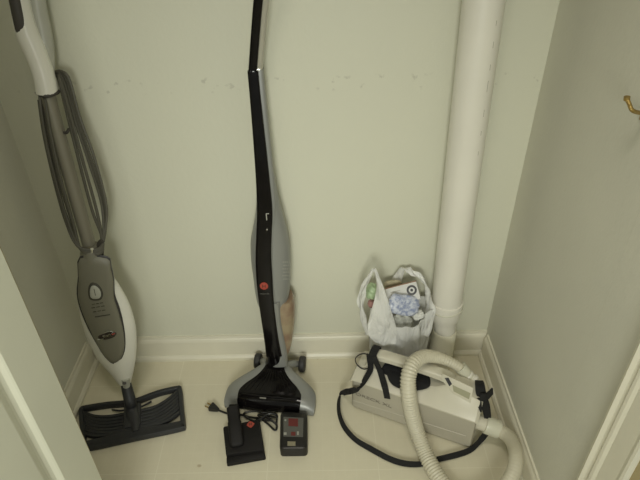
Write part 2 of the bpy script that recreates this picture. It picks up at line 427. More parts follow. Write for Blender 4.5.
# ------------------------------------------------------------------ PVC drain pipe
pc = V((.489, -.057, .22)); pt = V((.466, -.057, 1.15)); pd = (pt-pc).normalized()
pp = thing('drain_pipe', 'tall off-white plastic drain pipe standing in the right back corner', 'pipe', (.492, -.057, 0))
def pz(z): return pc+pd*((z-pc.z)/pd.z)
m_ = MB(); cyl(m_, pz(.235), pz(2.395), .0445, .0445, 48); m_.build('pipe', M['pvc'], pp)
m_ = MB(); turned(m_, pz(.212), pd, [(0, .036), (.003, .0415), (.012, .0435), (.03, .0470), (.065, .0485), (.072, .0478), (.073, .0445), (.06, .0445)], 48)
m_.build('coupling', M['pvc'], pp)
b0 = V((.494, -.057, 0)); m_ = MB()
turned(m_, b0, V((0, 0, 1)), [(.0, .0375), (.158, .0375), (.162, .0355), (.164, .0352)], 48); m_.build('socket', M['pvc_new'], pp)
m_ = MB(); cyl(m_, b0+V((0, 0, .164)), pz(.220), .0335, .0345, 40); m_.build('lower_pipe', M['pvc'], pp)
m_ = MB(); ring = [pz(.262)+V((math.cos(a)*.0487, math.sin(a)*.0487, .006*math.cos(a))) for a in [2*math.pi*k/40 for k in range(41)]]
m_.tube(ring, .0016, 8, sub=1); m_.build('retaining_wire', M['hosecuff'], pp)
m_ = MB()
for k in range(9):
    m_ = MB(); zz = .78+k*.050+random.uniform(0, .01); q = pz(zz); an = math.radians(-62)
    n_ = V((math.cos(an), math.sin(an), 0)); t_ = n_.cross(V((0, 0, 1)))
    L_ = random.uniform(.008, .03)
    m_.add([q+n_*.0448+t_*.0006, q+n_*.0448-t_*.0006, q+n_*.0448-t_*.0006+pd*L_, q+n_*.0448+t_*.0006+pd*L_,
            q+n_*.0440+t_*.0006, q+n_*.0440-t_*.0006, q+n_*.0440-t_*.0006+pd*L_, q+n_*.0440+t_*.0006+pd*L_],
           [(0, 1, 2, 3), (4, 7, 6, 5), (0, 4, 5, 1), (2, 6, 7, 3), (1, 5, 6, 2), (0, 3, 7, 4)])
    m_.build('printed_marking', M['ink'], pp)

# ------------------------------------------------------------------ steam mop
mop = thing('steam_mop', 'white and taupe steam mop with dark slatted head leaning in the left corner', 'steam mop', (-.46, -.24, 0))
mb0 = V((-.476, -.195, .085)); mb1 = V((-.497, -.088, .95))          # axis from the neck to the top of the pole
ax = (mb1-mb0).normalized(); mn = V((.18, -1, 0)); mn = (mn-ax*mn.dot(ax)).normalized(); ml = mn.cross(ax)*-1
if ml.x < 0: ml = -ml
def mp_(px, py, off=0.0):      # point on the plane of the mop face
    return atpl(px, py, mb0+mn*off, mn)
shell = [(106, 262), (112, 274), (121, 288), (129, 303), (134, 318), (136.5, 332), (136.5, 350), (135, 364), (132, 378), (129.5, 385), (124, 387.5), (119, 384), (112, 375), (102, 364), (93, 351), (85, 333), (80, 315), (78, 298), (79, 280), (81, 262)]
m_ = MB(); ol = smooth_loop([mp_(x, y, .0) for x, y in shell], 3); pillow(m_, ol, mn, .030, .035, 7)
m_.build('body_shell', M['mopwhite'], mop)
panel = [(107, 258), (111, 268), (113.5, 281), (114, 296), (118, 309), (122, 323), (124.5, 338), (124, 350), (120, 359), (113, 362.5), (105, 356), (97, 343), (88.5, 326), (82, 310), (78.2, 295), (79, 278), (80.5, 258)]
def grown(P, d):
    c = sum(P, V())/len(P); return [p+(p-c).normalized()*d for p in P]
pl = [mp_(x, y, .026) for x, y in panel]
m_ = MB(); pillow(m_, smooth_loop(grown(pl, .0050), 3), mn, .0045, .034, 5, power=.3); m_.build('panel_rim', M['moptrim'], mop)
m_ = MB(); pillow(m_, smooth_loop([p+mn*.0025 for p in pl], 3), mn, .0085, .0, 6, power=.35)
face = m_.build('control_panel', M['mopgrey'], mop)
FO = .0378
# oval switch
bt = [(92, 282.5), (97, 283.5), (101.5, 288), (103.5, 295), (101, 300), (95, 301), (89.5, 299), (88, 292), (89, 285.5)]
m_ = MB(); o_ = smooth_loop([mp_(x, y, FO-.002) for x, y in bt], 3); pillow(m_, o_, mn, .0035, 0, 4); m_.build('switch_ring', M['print'], mop)
m_ = MB(); c_ = sum(o_, V())/len(o_); pillow(m_, [c_+(p-c_)*.74+mn*.002 for p in o_], mn, .0035, 0, 5); m_.build('power_switch', M['mopwhite2'], mop)
m_ = MB()
m_.tube([mp_(94, 289, FO+.0035), mp_(95.5, 295.5, FO+.0035)], .0008, 6, spl=False)
m_.build('switch_mark', M['print'], mop)
# rows of small printing
m_ = MB()
for row, (y0, x0, x1, dash) in enumerate([(304.5, 92, 104, 3), (308, 91.5, 106, 3), (312, 93, 106.5, 3), (317, 95, 110, 1)]):
    for k in range(dash):
        a = x0+(x1-x0)*k/dash; b = x0+(x1-x0)*(k+.72)/dash if dash > 1 else x1
        sl = lambda x: y0-(x-x0)*.16
        m_.tube([mp_(a, sl(a), FO-.0001), mp_(b, sl(b), FO-.0001)], .0009 if dash > 1 else .0014, 6, spl=False)
m_.build('panel_printing', M['print'], mop)
bd = [(98, 336.5), (104, 333.3), (110, 331.5), (115, 332), (116.5, 334), (113.5, 337.3), (107, 339.5), (101, 339.6)]
m_ = MB(); pillow(m_, smooth_loop([mp_(x, y, FO-.002) for x, y in bd], 3), mn, .0035, 0, 4); m_.build('brand_badge', M['badge'], mop)
m_ = MB(); m_.tube([mp_(104, 333.2, FO+.001), mp_(108.5, 331.4, FO+.0015), mp_(112.5, 331.3, FO+.001)], [.0008, .002, .0008], 8)
m_.tube([mp_(97, 339, FO), mp_(100.5, 339.4, FO+.0005), mp_(104, 338.8, FO)], [.0008, .002, .0008], 8); m_.build('badge_swoosh', M['chrome'], mop)
text('badge_lettering', 'Shark', mp_(107, 335.6, FO+.0024), (mp_(117, 332.2, FO)-mp_(98, 338.5, FO)).normalized(), ((mp_(107, 325, FO)-mp_(107, 336, FO))-(mp_(117, 332.2, FO)-mp_(98, 338.5, FO)).normalized()*(mp_(107, 325, FO)-mp_(107, 336, FO)).dot((mp_(117, 332.2, FO)-mp_(98, 338.5, FO)).normalized())).normalized(), .012, M['chrome'], mop, fit=.024)
m_ = MB(); m_.tube([mp_(112, 334.5, FO+.0012), mp_(115, 333.2, FO+.0010)], [.0022, .0012], 8, spl=False); m_.build('badge_red_tip', M['red'], mop)
# collar above the body with cord hook
ca, cb = mp_(93, 264, .004), mp_(91.5, 249, .004)
m_ = MB(); m_.tube([ca, ca.lerp(cb, .5), cb, cb+ax*.012], [.030, .030, .027, .020], 20, spl=True); m_.build('collar', M['mopgrey'], mop)
m_ = MB(); m_.tube([mp_(92, 252, .028), mp_(92, 249, .032)], .004, 10, spl=False); m_.build('collar_screw', M['chrome'], mop)
# pole
p_lo, p_hi = mp_(90.5, 250, 0), mp_(47, 93, 0)
m_ = MB(); m_.tube([p_lo, p_hi], .0165, 24, spl=False); m_.build('pole', M['moppole'], mop)
# cord hooks
m_ = MB(); m_.tube([mp_(98, 262, .008), mp_(101, 250, .010), mp_(99, 244, .016), mp_(103, 240, .022)], [.010, .008, .006, .006], 12); m_.build('cord_hook', M['mopdark'], mop)
m_ = MB(); m_.tube([mp_(37, 92.5, .0), mp_(46, 96, .021), mp_(58, 91.5, .0), mp_(46, 90, -.02), mp_(37, 92.5, .0)], .005, 10); m_.build('upper_collar', M['mopdark'], mop)
m_ = MB(); m_.tube([mp_(61, 131, .0), mp_(66, 133, .01), mp_(69, 129, .012)], .0035, 10)
m_.tube([mp_(61, 128, .0), mp_(63, 136, .006)], .003, 8, spl=False); m_.build('cord_clip', M['mopdark'], mop)
# wound cord (six turns between the upper and lower hooks)
def cordpath():
    P = []
    lefts = [(39, 100, 44, 135, 54, 180, 66, 222), (41.5, 100, 47, 135, 56, 180, 69, 226), (43.5, 100, 49.5, 135, 59, 180, 72, 222), (40, 98, 46, 140, 57, 185, 66, 215), (45, 98, 51, 135, 61, 180, 73, 222)]
    rights = [(66, 78, 77, 118, 93, 165, 105, 205), (63, 80, 75, 120, 90, 165, 102, 205), (68, 77, 80, 118, 95, 160, 106.5, 208), (60, 84, 70, 125, 80, 165, 92, 210), (61, 82, 73, 125, 84, 165, 97, 212)]
    for k in range(5):
        l, r = lefts[k], rights[k]; o = .004*k-.012
        P += [mp_(l[0], l[1], o+.010), mp_(l[2], l[3], o+.012), mp_(l[4], l[5], o+.014), mp_(l[6], l[7], o+.014),
              mp_(78+k, 246+k*1.2, .026), mp_(97+k, 249+k, .024), mp_(104-k*.6, 238, .018),
              mp_(r[6], r[7], o+.008), mp_(r[4], r[5], o+.004), mp_(r[2], r[3], o), mp_(r[0], r[1], o-.004), mp_(56, 72+k, -.026), mp_(44, 88-k, -.024)]
    return P
m_ = MB(); m_.tube(cordpath(), .0038, 8, sub=6); m_.build('power_cord', M['cord'], mop)
# white neck under the grip and the loop handle
gp = lambda x, y, o=0.0: mp_(x, y, o)
m_ = MB(); m_.tube([gp(47.5, 93), gp(45, 80), gp(40.5, 65), gp(34, 48), gp(27, 32), gp(22, 12), gp(18, -10), gp(15, -32), gp(17, -50), gp(25, -57), gp(32, -48), gp(35, -30), gp(36, -10)],
            [.0245, .0235, .023, .0245, .0245, .022, .021, .020, .019, .018, .018, .018, .018], 20); m_.build('handle', M['mopwhite'], mop)
m_ = MB(); m_.tube([gp(36, -12, -.012), gp(38, 10, -.014), gp(42, 28, -.015), (gp(45, 45, -.014)), gp(47, 62, -.012), gp(48, 80, -.008)], [.016, .0185, .0185, .018, .016, .014], 18); m_.build('handle_brace', M['mopwhite2'], mop)
m_ = MB(); gr = [(9, -20), (17, -20), (21, -4), (24, 10), (26.5, 22), (27, 31), (23, 35), (17, 32.5), (14, 22), (11, 8), (8.5, -6)]
pillow(m_, smooth_loop([gp(x, y, .012) for x, y in gr], 3), mn, .015, .006, 5, power=.3); m_.build('grip', M['mopdark'], mop)
# neck joint
m_ = MB(); m_.tube([mp_(125.5, 378, .012), mp_(126.5, 386, .010)], [.0125, .0105], 16, spl=False); m_.build('neck_socket', M['mopwhite2'], mop)
m_ = MB(); cyl(m_, mp_(124.5, 383, .018), mp_(124.5, 383, .026), .0058, .0052, 16); m_.build('pivot_cap', M['mopdark'], mop)
nk0, nk1 = mp_(126, 384, .002), at(134, 418, .022)
m_ = MB(); m_.tube([nk0, nk0.lerp(nk1, .5), at(131, 408, .034), nk1, at(136, 432, .018)], [.0155, .0175, .0165, .018, .010], 16, sq=.8); m_.build('neck', M['mophead'], mop)
# head
hB = [at(80.5, 408, .018), at(179.5, 387, .018), at(183.0, 426, .018), at(84, 447, .018)]
hu = (hB[1]-hB[0]).normalized(); hl = (hB[1]-hB[0]).length
hv = V((hu.y, -hu.x, 0)); hd = ((hB[3]-hB[0]).dot(hv)+(hB[2]-hB[1]).dot(hv))/2
def hp(s, t, z=.012):  # s 0..1 left to right, t 0..1 back to front
    a = hB[0].lerp(hB[1], s); b = hB[3].lerp(hB[2], s); q = a.lerp(b, t); return V((q.x, q.y, z))
def bar(mb, pts, w, h=.014, sub=6):
    P = spline(pts, sub); R = []
    for i in range(len(P)):
        T = (P[min(i+1, len(P)-1)]-P[max(i-1, 0)]); T.z = 0; T.normalize(); n_ = V((-T.y, T.x, 0))
        ww = w(i/(len(P)-1)) if callable(w) else w
        R.append([P[i]+n_*a*ww/2+V((0, 0, b)) for a, b in ((1, -h/2), (1, h*.3), (.7, h/2), (-.7, h/2), (-1, h*.3), (-1, -h/2))])
    mb.loft(R)
m_ = MB()
loop = [hp(.04, .0), hp(.25, .03), hp(.42, .09), hp(.5, .12), hp(.58, .09), hp(.78, .01), hp(.97, .0), hp(1, .06), hp(1, .5), hp(1, .93), hp(.96, 1), hp(.5, 1), hp(.03, 1), hp(0, .93), hp(0, .5), hp(0, .06), hp(.04, .0)]
bar(m_, loop, .014, .018, 5)
bar(m_, [hp(.01, .93), hp(.5, .93), hp(.99, .93)], .022, .018, 4)
m_.build('head_frame', M['mophead'], mop)
for k, (a, d) in enumerate([(.10, .40), (.19, .49), (.28, .57), (.37, .65), (.46, .73), (.55, .80), (.66, .86)]):
    m_ = MB(); e = .02+.012*k
    bar(m_, [hp(.02, a, .011), hp(.12, a+(d-a)*.55, .012), hp(.27, d-.03, .014), hp(.5, d, .016), hp(.73, d-.03, .014), hp(.88, a+(d-a)*.55-.04, .012), hp(.98, a-.05, .011)], .0105, .010, 6)
    m_.build('head_slat', M['mophead'], mop)
m_ = MB(); m_.box(hp(.5, .50, .018), (.05, .085, .016), .006, Matrix.Rotation(math.atan2(hu.y, hu.x), 3, 'Z')); m_.build('head_hub', M['mophead'], mop)
for sx, ss in ((.40, .30), (.60, .70)):
    m_ = MB(); bar(m_, [hp(.5, .30, .020), hp(sx, .30, .018), hp(ss, .20, .014)], .0035, .006, 4); m_.build('clip_arm', M['mophead'], mop)

# ------------------------------------------------------------------ cordless stick vacuum
vac = thing('stick_vacuum', 'black and silver upright stick vacuum leaning against the middle of the back wall', 'vacuum cleaner', (-.03, -.15, 0))
# spine control: pixel centre, pixel y, world y of the front face, half width
SP = [(274, 357, -.130, .0245), (271.5, 342, -.128, .0215), (268.5, 322, -.125, .021), (265.8, 300, -.122, .0215), (264.2, 280, -.118, .0225), (263.2, 258, -.113, .0215),
      (263.8, 235, -.108, .0205), (264.5, 212, -.103, .0200), (262.5, 180, -.097, .0170), (259, 140, -.088, .0145), (255.2, 100, -.080, .0125), (252.6, 72, -.074, .0120)]
front = [aty(a, b, c) for a, b, c, _ in SP]; hwid = [d for *_, d in SP]
def rr_ring(c, hw, dep, ex=4.0, n=20, back=None):
    R = []
    for k in range(n):
        a = 2*math.pi*k/n; ca_, sa_ = math.cos(a), math.sin(a)
        R.append(c+V((hw*math.copysign(abs(ca_)**(2/ex), ca_), dep*math.copysign(abs(sa_)**(2/ex), sa_), 0)))
    return R
fs_ = spline(front, 4); hs_ = [v.x for v in spline([V((h, 0, 0)) for h in hwid], 4)]
m_ = MB(); m_.loft([rr_ring(p+V((0, .008, 0)), h, .008, 5) for p, h in zip(fs_, hs_)]); m_.build('spine', M['black'], vac)
m_ = MB(); m_.loft([rr_ring(p+V((.0105 if h < .0195 else .0105-(h-.0195)*2.2, .0235, 0)), h*.92+.0010, .012, 4) for p, h in zip(fs_, hs_)]); m_.build('spine_back', M['silver'], vac)
# upper handle bent forward
e0 = fs_[-1]; tops = [e0, aty(253.2, 66, -.0745), aty(255.5, 35, -.088), aty(258.5, 0, -.104), aty(262.5, -35, -.122), aty(267, -62, -.140)]
Tn = V((0, .35, 0))
def hring(p, hw, dep, ex=4): return rr_ring(p, hw, dep, ex)
m_ = MB(); m_.loft([hring(p+V((-.0008, .008, 0)), .0098, .008) for p in spline(tops, 4)]); m_.build('upper_handle', M['black'], vac)
m_ = MB(); m_.loft([hring(p+V((.0085, .0215, 0)), .0125, .010) for p in spline(tops, 4)]); m_.build('upper_handle_back', M['silver_l'], vac)
# silver pod behind the spine
def pod(stations, name, m, ex=2.4):
    R = []
    for (px, py, y, hw, dep) in stations: R.append(rr_ring(aty(px, py, y), hw, dep, ex, 28))
    mm = MB(); RR = []
    n = len(R)
    for j in range(len(R[0])):
        col = spline([R[i][j] for i in range(n)], 4); RR.append(col)
    mm.loft([[RR[j][i] for j in range(len(RR))] for i in range(len(RR[0]))]); return mm.build(name, m, vac)
pod([(265.5, 160, -.072, .014, .010), (266, 174, -.070, .021, .014), (266.8, 189, -.067, .026, .020), (268.3, 205, -.064, .0315, .026), (269.5, 222, -.062, .041, .033), (270, 240, -.060, .0525, .038), (270.8, 258, -.060, .055, .042), (272, 275, -.062, .053, .044), (272.5, 290, -.064, .050, .044), (272.5, 302, -.070, .042, .040), (272.5, 308, -.075, .028, .032)], 'motor_housing', M['silver'])
pod([(281, 296, -.066, .034, .036), (281, 303, -.066, .041, .042), (281, 318, -.068, .042, .043), (280, 332, -.072, .041, .041), (279.5, 344, -.078, .036, .036), (278.5, 354, -.086, .028, .028), (278, 360, -.092, .020, .020)], 'dirt_cup', M['cup'], 3)
pod([(271, 300, -.098, .026, .018), (273, 320, -.100, .026, .018), (276.5, 338, -.102, .026, .020), (278.5, 352, -.105, .027, .022), (279.5, 362, -.108, .026, .022)], 'lower_frame', M['silver'], 3)
# vent dots on the right side of the pod
m_ = MB(); bpod = surf([o for o in vac.children if o.name.startswith('motor_housing')])
for i in range(6):
    for j in range(4):
        px_, py_ = 283.2+j*2.0+(i % 2)*.9-i*.05, 262+i*3.4
        q = drape(bpod, px_, py_, 0); n_ = snorm(bpod, px_, py_); m_.tube([q-n_*.003, q+n_*.0010], .0021, 8, spl=False)
m_.build('vent_dots', M['labelw'], vac)
# red round logo on the spine and small marks
def front_disc(px, py, rx, rz, name, m, off=.0012, n=28):
    c = aty(px, py, 0); yf = None
    best = min(fs_, key=lambda p: abs((aty(px, py, p.y)-p).z)); c = aty(px, py, best.y-off*.4)
    mm = MB(); ol_ = [c+V((math.cos(2*math.pi*k/n)*rx, 0, math.sin(2*math.pi*k/n)*rz)) for k in range(n)]
    extrude(mm, ol_, V((0, -1, 0)), -.002, off, .0004); mm.build(name, m, vac); return c
lc = front_disc(264, 286, .0115, .0125, 'brand_emblem', M['red'])
text('emblem_lettering', 'H', lc+V((0, -.0016, 0)), V((1, 0, 0)), V((0, 0, 1)), .016, M['badge'], vac)
text('brand_lettering', 'HOOVER', aty(264.7, 293.5, -.1215)+V((0, -.0012, 0)), V((1, 0, 0)), V((0, 0, 1)), .008, M['label'], vac, fit=.026)
m_ = MB()
a = aty(266.5, 217, -.1046); m_.box(a, (.003, .0016, .020), .0006); m_.box(a+V((.003, 0, .010)), (.008, .0016, .0028), .0006); m_.build('lock_mark', M['labelw'], vac)
m_ = MB(); a = aty(267, 229.5, -.1068); m_.box(a, (.0045, .0035, .0035), .001); m_.build('release_button', M['silver_l'], vac)
# head: height field over a flared plan
ha = math.radians(-7.8); hx = V((math.cos(ha), math.sin(ha), 0)); hy = V((math.sin(ha), -math.cos(ha), 0))   # hx to the right, hy towards the camera
HO = V((-.030, -.075, 0))
def hd_(x, y, z): return HO+hx*x+hy*y+V((0, 0, z))
# plan: y station -> outer half widths left/right, inner (black) half width, crest height
ST = [(-.008, .040, .020, .056), (.015, .049, .023, .070), (.038, .066, .028, .073), (.058, .094, .037, .068), (.078, .120, .055, .060), (.098, .1345, .078, .054), (.118, .1385, .093, .050), (.132, .1385, .095, .048), (.146, .1385, .095, .040), (.155, .137, .094, .026), (.157, .135, .093, .008)]
def head_section(x0f, x1f, name, m, lift=0.0, n=10, hump=.0):
    st = spline([V((a, b, c)) for a, b, c, d in ST], 3); zz = spline([V((d, 0, 0)) for *_, d in ST], 3); rows = []
    for s_, zq in zip(st, zz):
        y, wo, wi, zt = s_.x, s_.y, s_.z, zq.x; x0, x1 = x0f(wo, wi), x1f(wo, wi); row = []
        for k in range(n+1):
            x = x0+(x1-x0)*k/n; e = min(1, abs(x)/wo); z = zt*(1-.35*e**6)+lift
            row.append(hd_(x-.012*max(0, y-.03)/.12*0, y, z))
        row += [hd_(x1, y, .006), hd_(x0, y, .006)]
        rows.append(row)
    mm = MB(); mm.loft(rows); return mm.build(name, m, vac, auto=50)
head_section(lambda o, i: -i-.001, lambda o, i: i+.001, 'head_cover', M['black'], .0025, 16)
head_section(lambda o, i: -o, lambda o, i: -i, 'head_side', M['silver'])
head_section(lambda o, i: i, lambda o, i: o, 'head_side', M['silver'])
m_ = MB()
for k in range(-5, 6):   # moulded ridges running down the black cover
    f = k/6
    pts = []
    for (y, wo, wi, zt) in ST[1:7]: pts.append(hd_(f*wi, y, zt+.0026))
    m_.tube(pts, .0016, 6, sub=4)
m_.build('cover_ridges', M['black'], vac)
m_ = MB(); m_.tube([hd_(-.085, .137, .0495), hd_(0, .138, .051), hd_(.085, .137, .0495)], .0035, 10); m_.build('cover_lip', M['black'], vac)
m_ = MB(); m_.box(hd_(-.018, .1415, .0468), (.020, .004, .003), .001, Matrix.Rotation(ha, 3, 'Z')); m_.build('head_badge', M['silver_l'], vac)
# neck block between spine and head
m_ = MB(); m_.tube([hd_(-.004, .020, .062), front[0]+V((0, .016, -.015)), front[0]+V((0, .016, .03))], [.032, .024, .018], 20, sq=.8); m_.build('neck_joint', M['black'], vac)
# rear arms and wheels
wl, wr_ = at(258.8, 366.5, 0), at(302.6, 369.5, 0)
for c, sd in ((wl, -1), (wr_, 1)):
    cc = V((c.x, c.y, .0265)); w = MB()
    turned(w, cc-hx*.010, hx, [(0, .012), (0, .022), (.002, .0245), (.006, .0262), (.014, .0262), (.018, .0245), (.020, .022), (.020, .012)], 36)
    wo_ = w.build('wheel', M['wheel'], vac)
    h = MB(); turned(h, cc-hx*.0115, hx, [(0, .005), (.0005, .008), (.0225, .008), (.023, .005)], 20); h.build('wheel_hub', M['blackp'], wo_)
    a_ = MB(); tgt = hd_(sd*.032, .018, .050)
    a_.tube([cc-hx*sd*.010, (cc+tgt)/2-hx*sd*.006+V((0, 0, .006)), tgt], [.009, .013, .018], 14); a_.build('wheel_arm', M['silver'], vac)

# ------------------------------------------------------------------ charger, battery, cord
chg = thing('battery_charger', 'black battery charger base with red emblem and upright post on the floor', 'charger', at(245, 442, 0))
C = [at(223, 427, .022), at(259.5, 419, .022), at(264.5, 450, .022), at(226, 455, .022)]
def slab(corners, z0, z1, bev, r=.006):
    c = sum(corners, V())/4; ol_ = []
    for i in range(4):
        p, a, b = corners[i], corners[i-1], corners[(i+1) % 4]
        da, db = (a-p).normalized(), (b-p).normalized()
        for k in range(5):
            t = k/4; q = (p+da*r)*(1-t)**2+p*2*t*(1-t)+(p+db*r)*t*t; ol_.append(V((q.x, q.y, 0)))
    mm = MB(); extrude(mm, ol_, V((0, 0, 1)), z0, z1, bev); return mm
slab(C, .001, .024, .003).build('base', M['blackm'], chg)
FRc = [V((C[3].x, C[3].y, 0)), V((C[2].x, C[2].y, 0)), at(266, 459, .004), at(227, 466, .004)]
fl = [FRc[0]+(FRc[0]-FRc[3])*.05, FRc[1]+(FRc[1]-FRc[2])*.05, FRc[2], FRc[3]]
slab(fl, .001, .014, .003, .005).build('front_lip', M['blackm'], chg)
m_ = MB(); pA, pB = at(237.5, 447, .026), at(232.5, 407, .066); pdr = (pB-pA).normalized(); psx = (pdr.cross(V((0, 0, 1)))).normalized(); pnz = psx.cross(pdr)
def rsec(c, w, h, n=24): return [c+psx*w*math.copysign(abs(math.cos(a))**.5, math.cos(a))+pnz*h*math.copysign(abs(math.sin(a))**.5, math.sin(a)) for a in [2*math.pi*k/n for k in range(n)]]
LP = (pB-pA).length
m_.loft([rsec(pA+pdr*LP*t, w, h) for t, w, h in ((0, .010, .006), (.02, .016, .010), (.08, .0195, .013), (.60, .0195, .015), (.63, .0175, .014), (.97, .0175, .014), (1, .014, .011))]); m_.build('battery_post', M['blackm'], chg)
m_ = MB(); m_.box((pB.x, pB.y+.012, .0265), (.030, .022, .051), .004); m_.build('post_support', M['blackm'], chg)
ec = at(250.5, 424.5, .0245); m_ = MB()
ex_ = (C[1]-C[0]).normalized(); ey_ = V((-ex_.y, ex_.x, 0))
extrude(m_, [ec+(ex_*math.cos(a)+ey_*math.sin(a))*(.0118 if k % 2 == 0 else .0095) for k, a in enumerate([math.pi/4*q for q in range(8)])], V((0, 0, 1)), -.001, .001)
m_.build('emblem', M['red'], chg)
text('emblem_letter', 'H', ec+V((0, 0, .0014)), ex_, ey_, .012, M['badge'], chg)
# power cord and plug of the charger
m_ = MB()
crd = [at(217, 409.5, .008), at(223, 412, .006), at(230, 414, .006), at(240, 414.5, .006), at(250, 417, .006), at(262, 418, .010), at(266, 414, .012), at(256, 411, .010), at(244.5, 413, .008), at(246, 417, .012),
       at(256, 421, .016), at(268, 414, .020), at(275.5, 414.5, .020), at(276.5, 417, .016), at(268, 416, .012), at(258, 415, .008), at(268, 424, .006), at(275, 430, .006), at(276.5, 425, .010), at(270, 419, .016), at(262, 413, .018), at(272, 413, .018), at(276.5, 415, .014), at(276, 423, .008), at(272, 421, .006), at(263, 419.5, .006), at(256, 420, .010)]
m_.tube(crd, .0031, 8, sub=8); m_.build('power_cord', M['blackp'], chg)
pg0, pg1 = at(217.5, 409.5, .009), at(209.5, 406, .009); pdv = (pg1-pg0).normalized(); psd = V((-pdv.y, pdv.x, 0))
m_ = MB(); m_.loft([[pg0+pdv*d+psd*a*w+V((0, 0, b*h)) for a, b in ((1, 1), (-1, 1), (-1, -1), (1, -1))] for d, w, h in ((-.006, .003, .003), (0, .005, .005), (.010, .0085, .006), (.024, .0125, .0075), (.026, .011, .0065))])
m_.build('plug', M['blackp'], chg)
for sg in (-1, 1):
    m_ = MB(); m_.box(pg0+pdv*.034+psd*sg*.006, (.017, .0015, .006), .0004, Matrix.Rotation(math.atan2(pdv.y, pdv.x), 3, 'Z')); m_.build('prong', M['brass'], chg)

bat = thing('battery_pack', 'black rounded battery pack with red and grey label on the floor', 'battery', at(294, 436, 0))
Bc = [at(280.5, 411.5, .034), at(307.5, 412.8, .034), at(307.5, 449, .034), at(279.5, 449.5, .034)]
slab(Bc, .001, .037, .007, .012).build('battery_body', M['blackp'], bat)
bx = (Bc[1]-Bc[0]).normalized(); by = V((-bx.y, bx.x, 0))
def decal(mb, cs, z=.0372, th=.0009):
    P = [at(x, y, z) for x, y in cs]; extrude(mb, P, V((0, 0, 1)), -.001, th)
m_ = MB(); decal(m_, [(283.5, 417), (303.5, 418), (303, 437), (283.5, 436.5)]); m_.build('battery_label', M['label'], bat)
m_ = MB(); decal(m_, [(288.5, 418.5), (298, 418.8), (298, 426.5), (288.5, 426)], .0382); decal(m_, [(291, 432), (295.5, 432), (295.5, 435.8), (291, 435.6)], .0382); m_.build('label_red_print', M['red2'], bat)
for q_ in ([(283.8, 432.5), (286.6, 432.5), (286.6, 434.8), (283.8, 434.8)], [(297, 431.5), (298.8, 431.5), (298.8, 435), (297, 435)], [(284.5, 419.5), (286.2, 419.5), (286.2, 421), (284.5, 421)]):
    m_ = MB(); decal(m_, q_, .0382); m_.build('label_white_print', M['labelw'], bat)
m_ = MB(); decal(m_, [(287.5, 441.5), (295.5, 441.7), (295.5, 446), (287.5, 445.8)]); m_.build('rating_sticker', M['labelt'], bat)

# ------------------------------------------------------------------ canister vacuum
can = thing('canister_vacuum', 'cream handheld canister vacuum with ribbed hose and black shoulder strap on the floor', 'vacuum cleaner', (.36, -.25, 0))
O = V((.197, -.217, 0)); cu_ = V((.909, -.418, 0)).normalized(); cv = V((.418, .909, 0)).normalized()
def cn(t, w, z): return O+cu_*t+cv*w+V((0, 0, z))
WD = .118
def prof(t, crest, w1, z1, w2, z2, zb=.004, m=0.0, ins=0.0):
    h = [(0+m+ins+.004, zb), (0+m+ins, zb+.006), (0+m, crest-.004), (0+m+.002, crest), (w1+m, z1), (w2-.004, z2-.003), (w2, z2)]
    return [cn(t, w, z) for w, z in h]+[cn(t, WD-w, z) for w, z in reversed(h)]
# lower greige tub
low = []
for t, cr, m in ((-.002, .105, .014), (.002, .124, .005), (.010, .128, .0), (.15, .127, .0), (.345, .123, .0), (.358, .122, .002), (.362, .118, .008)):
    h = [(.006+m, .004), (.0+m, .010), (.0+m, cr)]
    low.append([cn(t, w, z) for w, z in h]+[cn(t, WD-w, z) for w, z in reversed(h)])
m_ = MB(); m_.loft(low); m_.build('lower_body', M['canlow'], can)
upr = []
for t, cr, w1, z1, w2, z2 in ((-.005, .122, .034, .128, .048, .130), (.000, .129, .026, .138, .046, .143), (.04, .130, .026, .142, .044, .152), (.075, .1285, .028, .144, .044, .152), (.10, .128, .030, .144, .044, .150), (.20, .127, .030, .145, .044, .152), (.235, .1265, .026, .147, .042, .162), (.262, .1255, .018, .150, .038, .188), (.30, .125, .013, .148, .034, .186), (.335, .124, .013, .145, .032, .180), (.357, .1235, .015, .140, .034, .170), (.365, .120, .022, .136, .040, .156)):
    h = [(.004, cr-.006), (-.0015, cr-.004), (-.0015, cr+.0005), (w1, z1), (w2-.004, z2-.004), (w2, z2)]
    upr.append([cn(t, w, z) for w, z in h]+[cn(t, WD-w, z) for w, z in reversed(h)])
m_ = MB(); m_.loft(upr); m_.build('upper_body', M['can'], can, auto=28)
# top handle bar
hb = []
for t, z, w, h in ((.010, .122, .020, .008), (.028, .150, .019, .009), (.048, .182, .018, .010), (.070, .194, .017, .009), (.16, .196, .0165, .0085), (.24, .194, .017, .009), (.268, .186, .019, .010), (.285, .172, .019, .010)):
    hb.append([cn(t, .065+a*w, z+b*h) for a, b in ((-1, -1), (-1, .6), (-.75, 1), (.75, 1), (1, .6), (1, -1))])
RR = [spline([hb[i][j] for i in range(len(hb))], 3) for j in range(6)]
m_ = MB(); m_.loft([[RR[j][i] for j in range(6)] for i in range(len(RR[0]))]); m_.build('handle', M['can'], can)
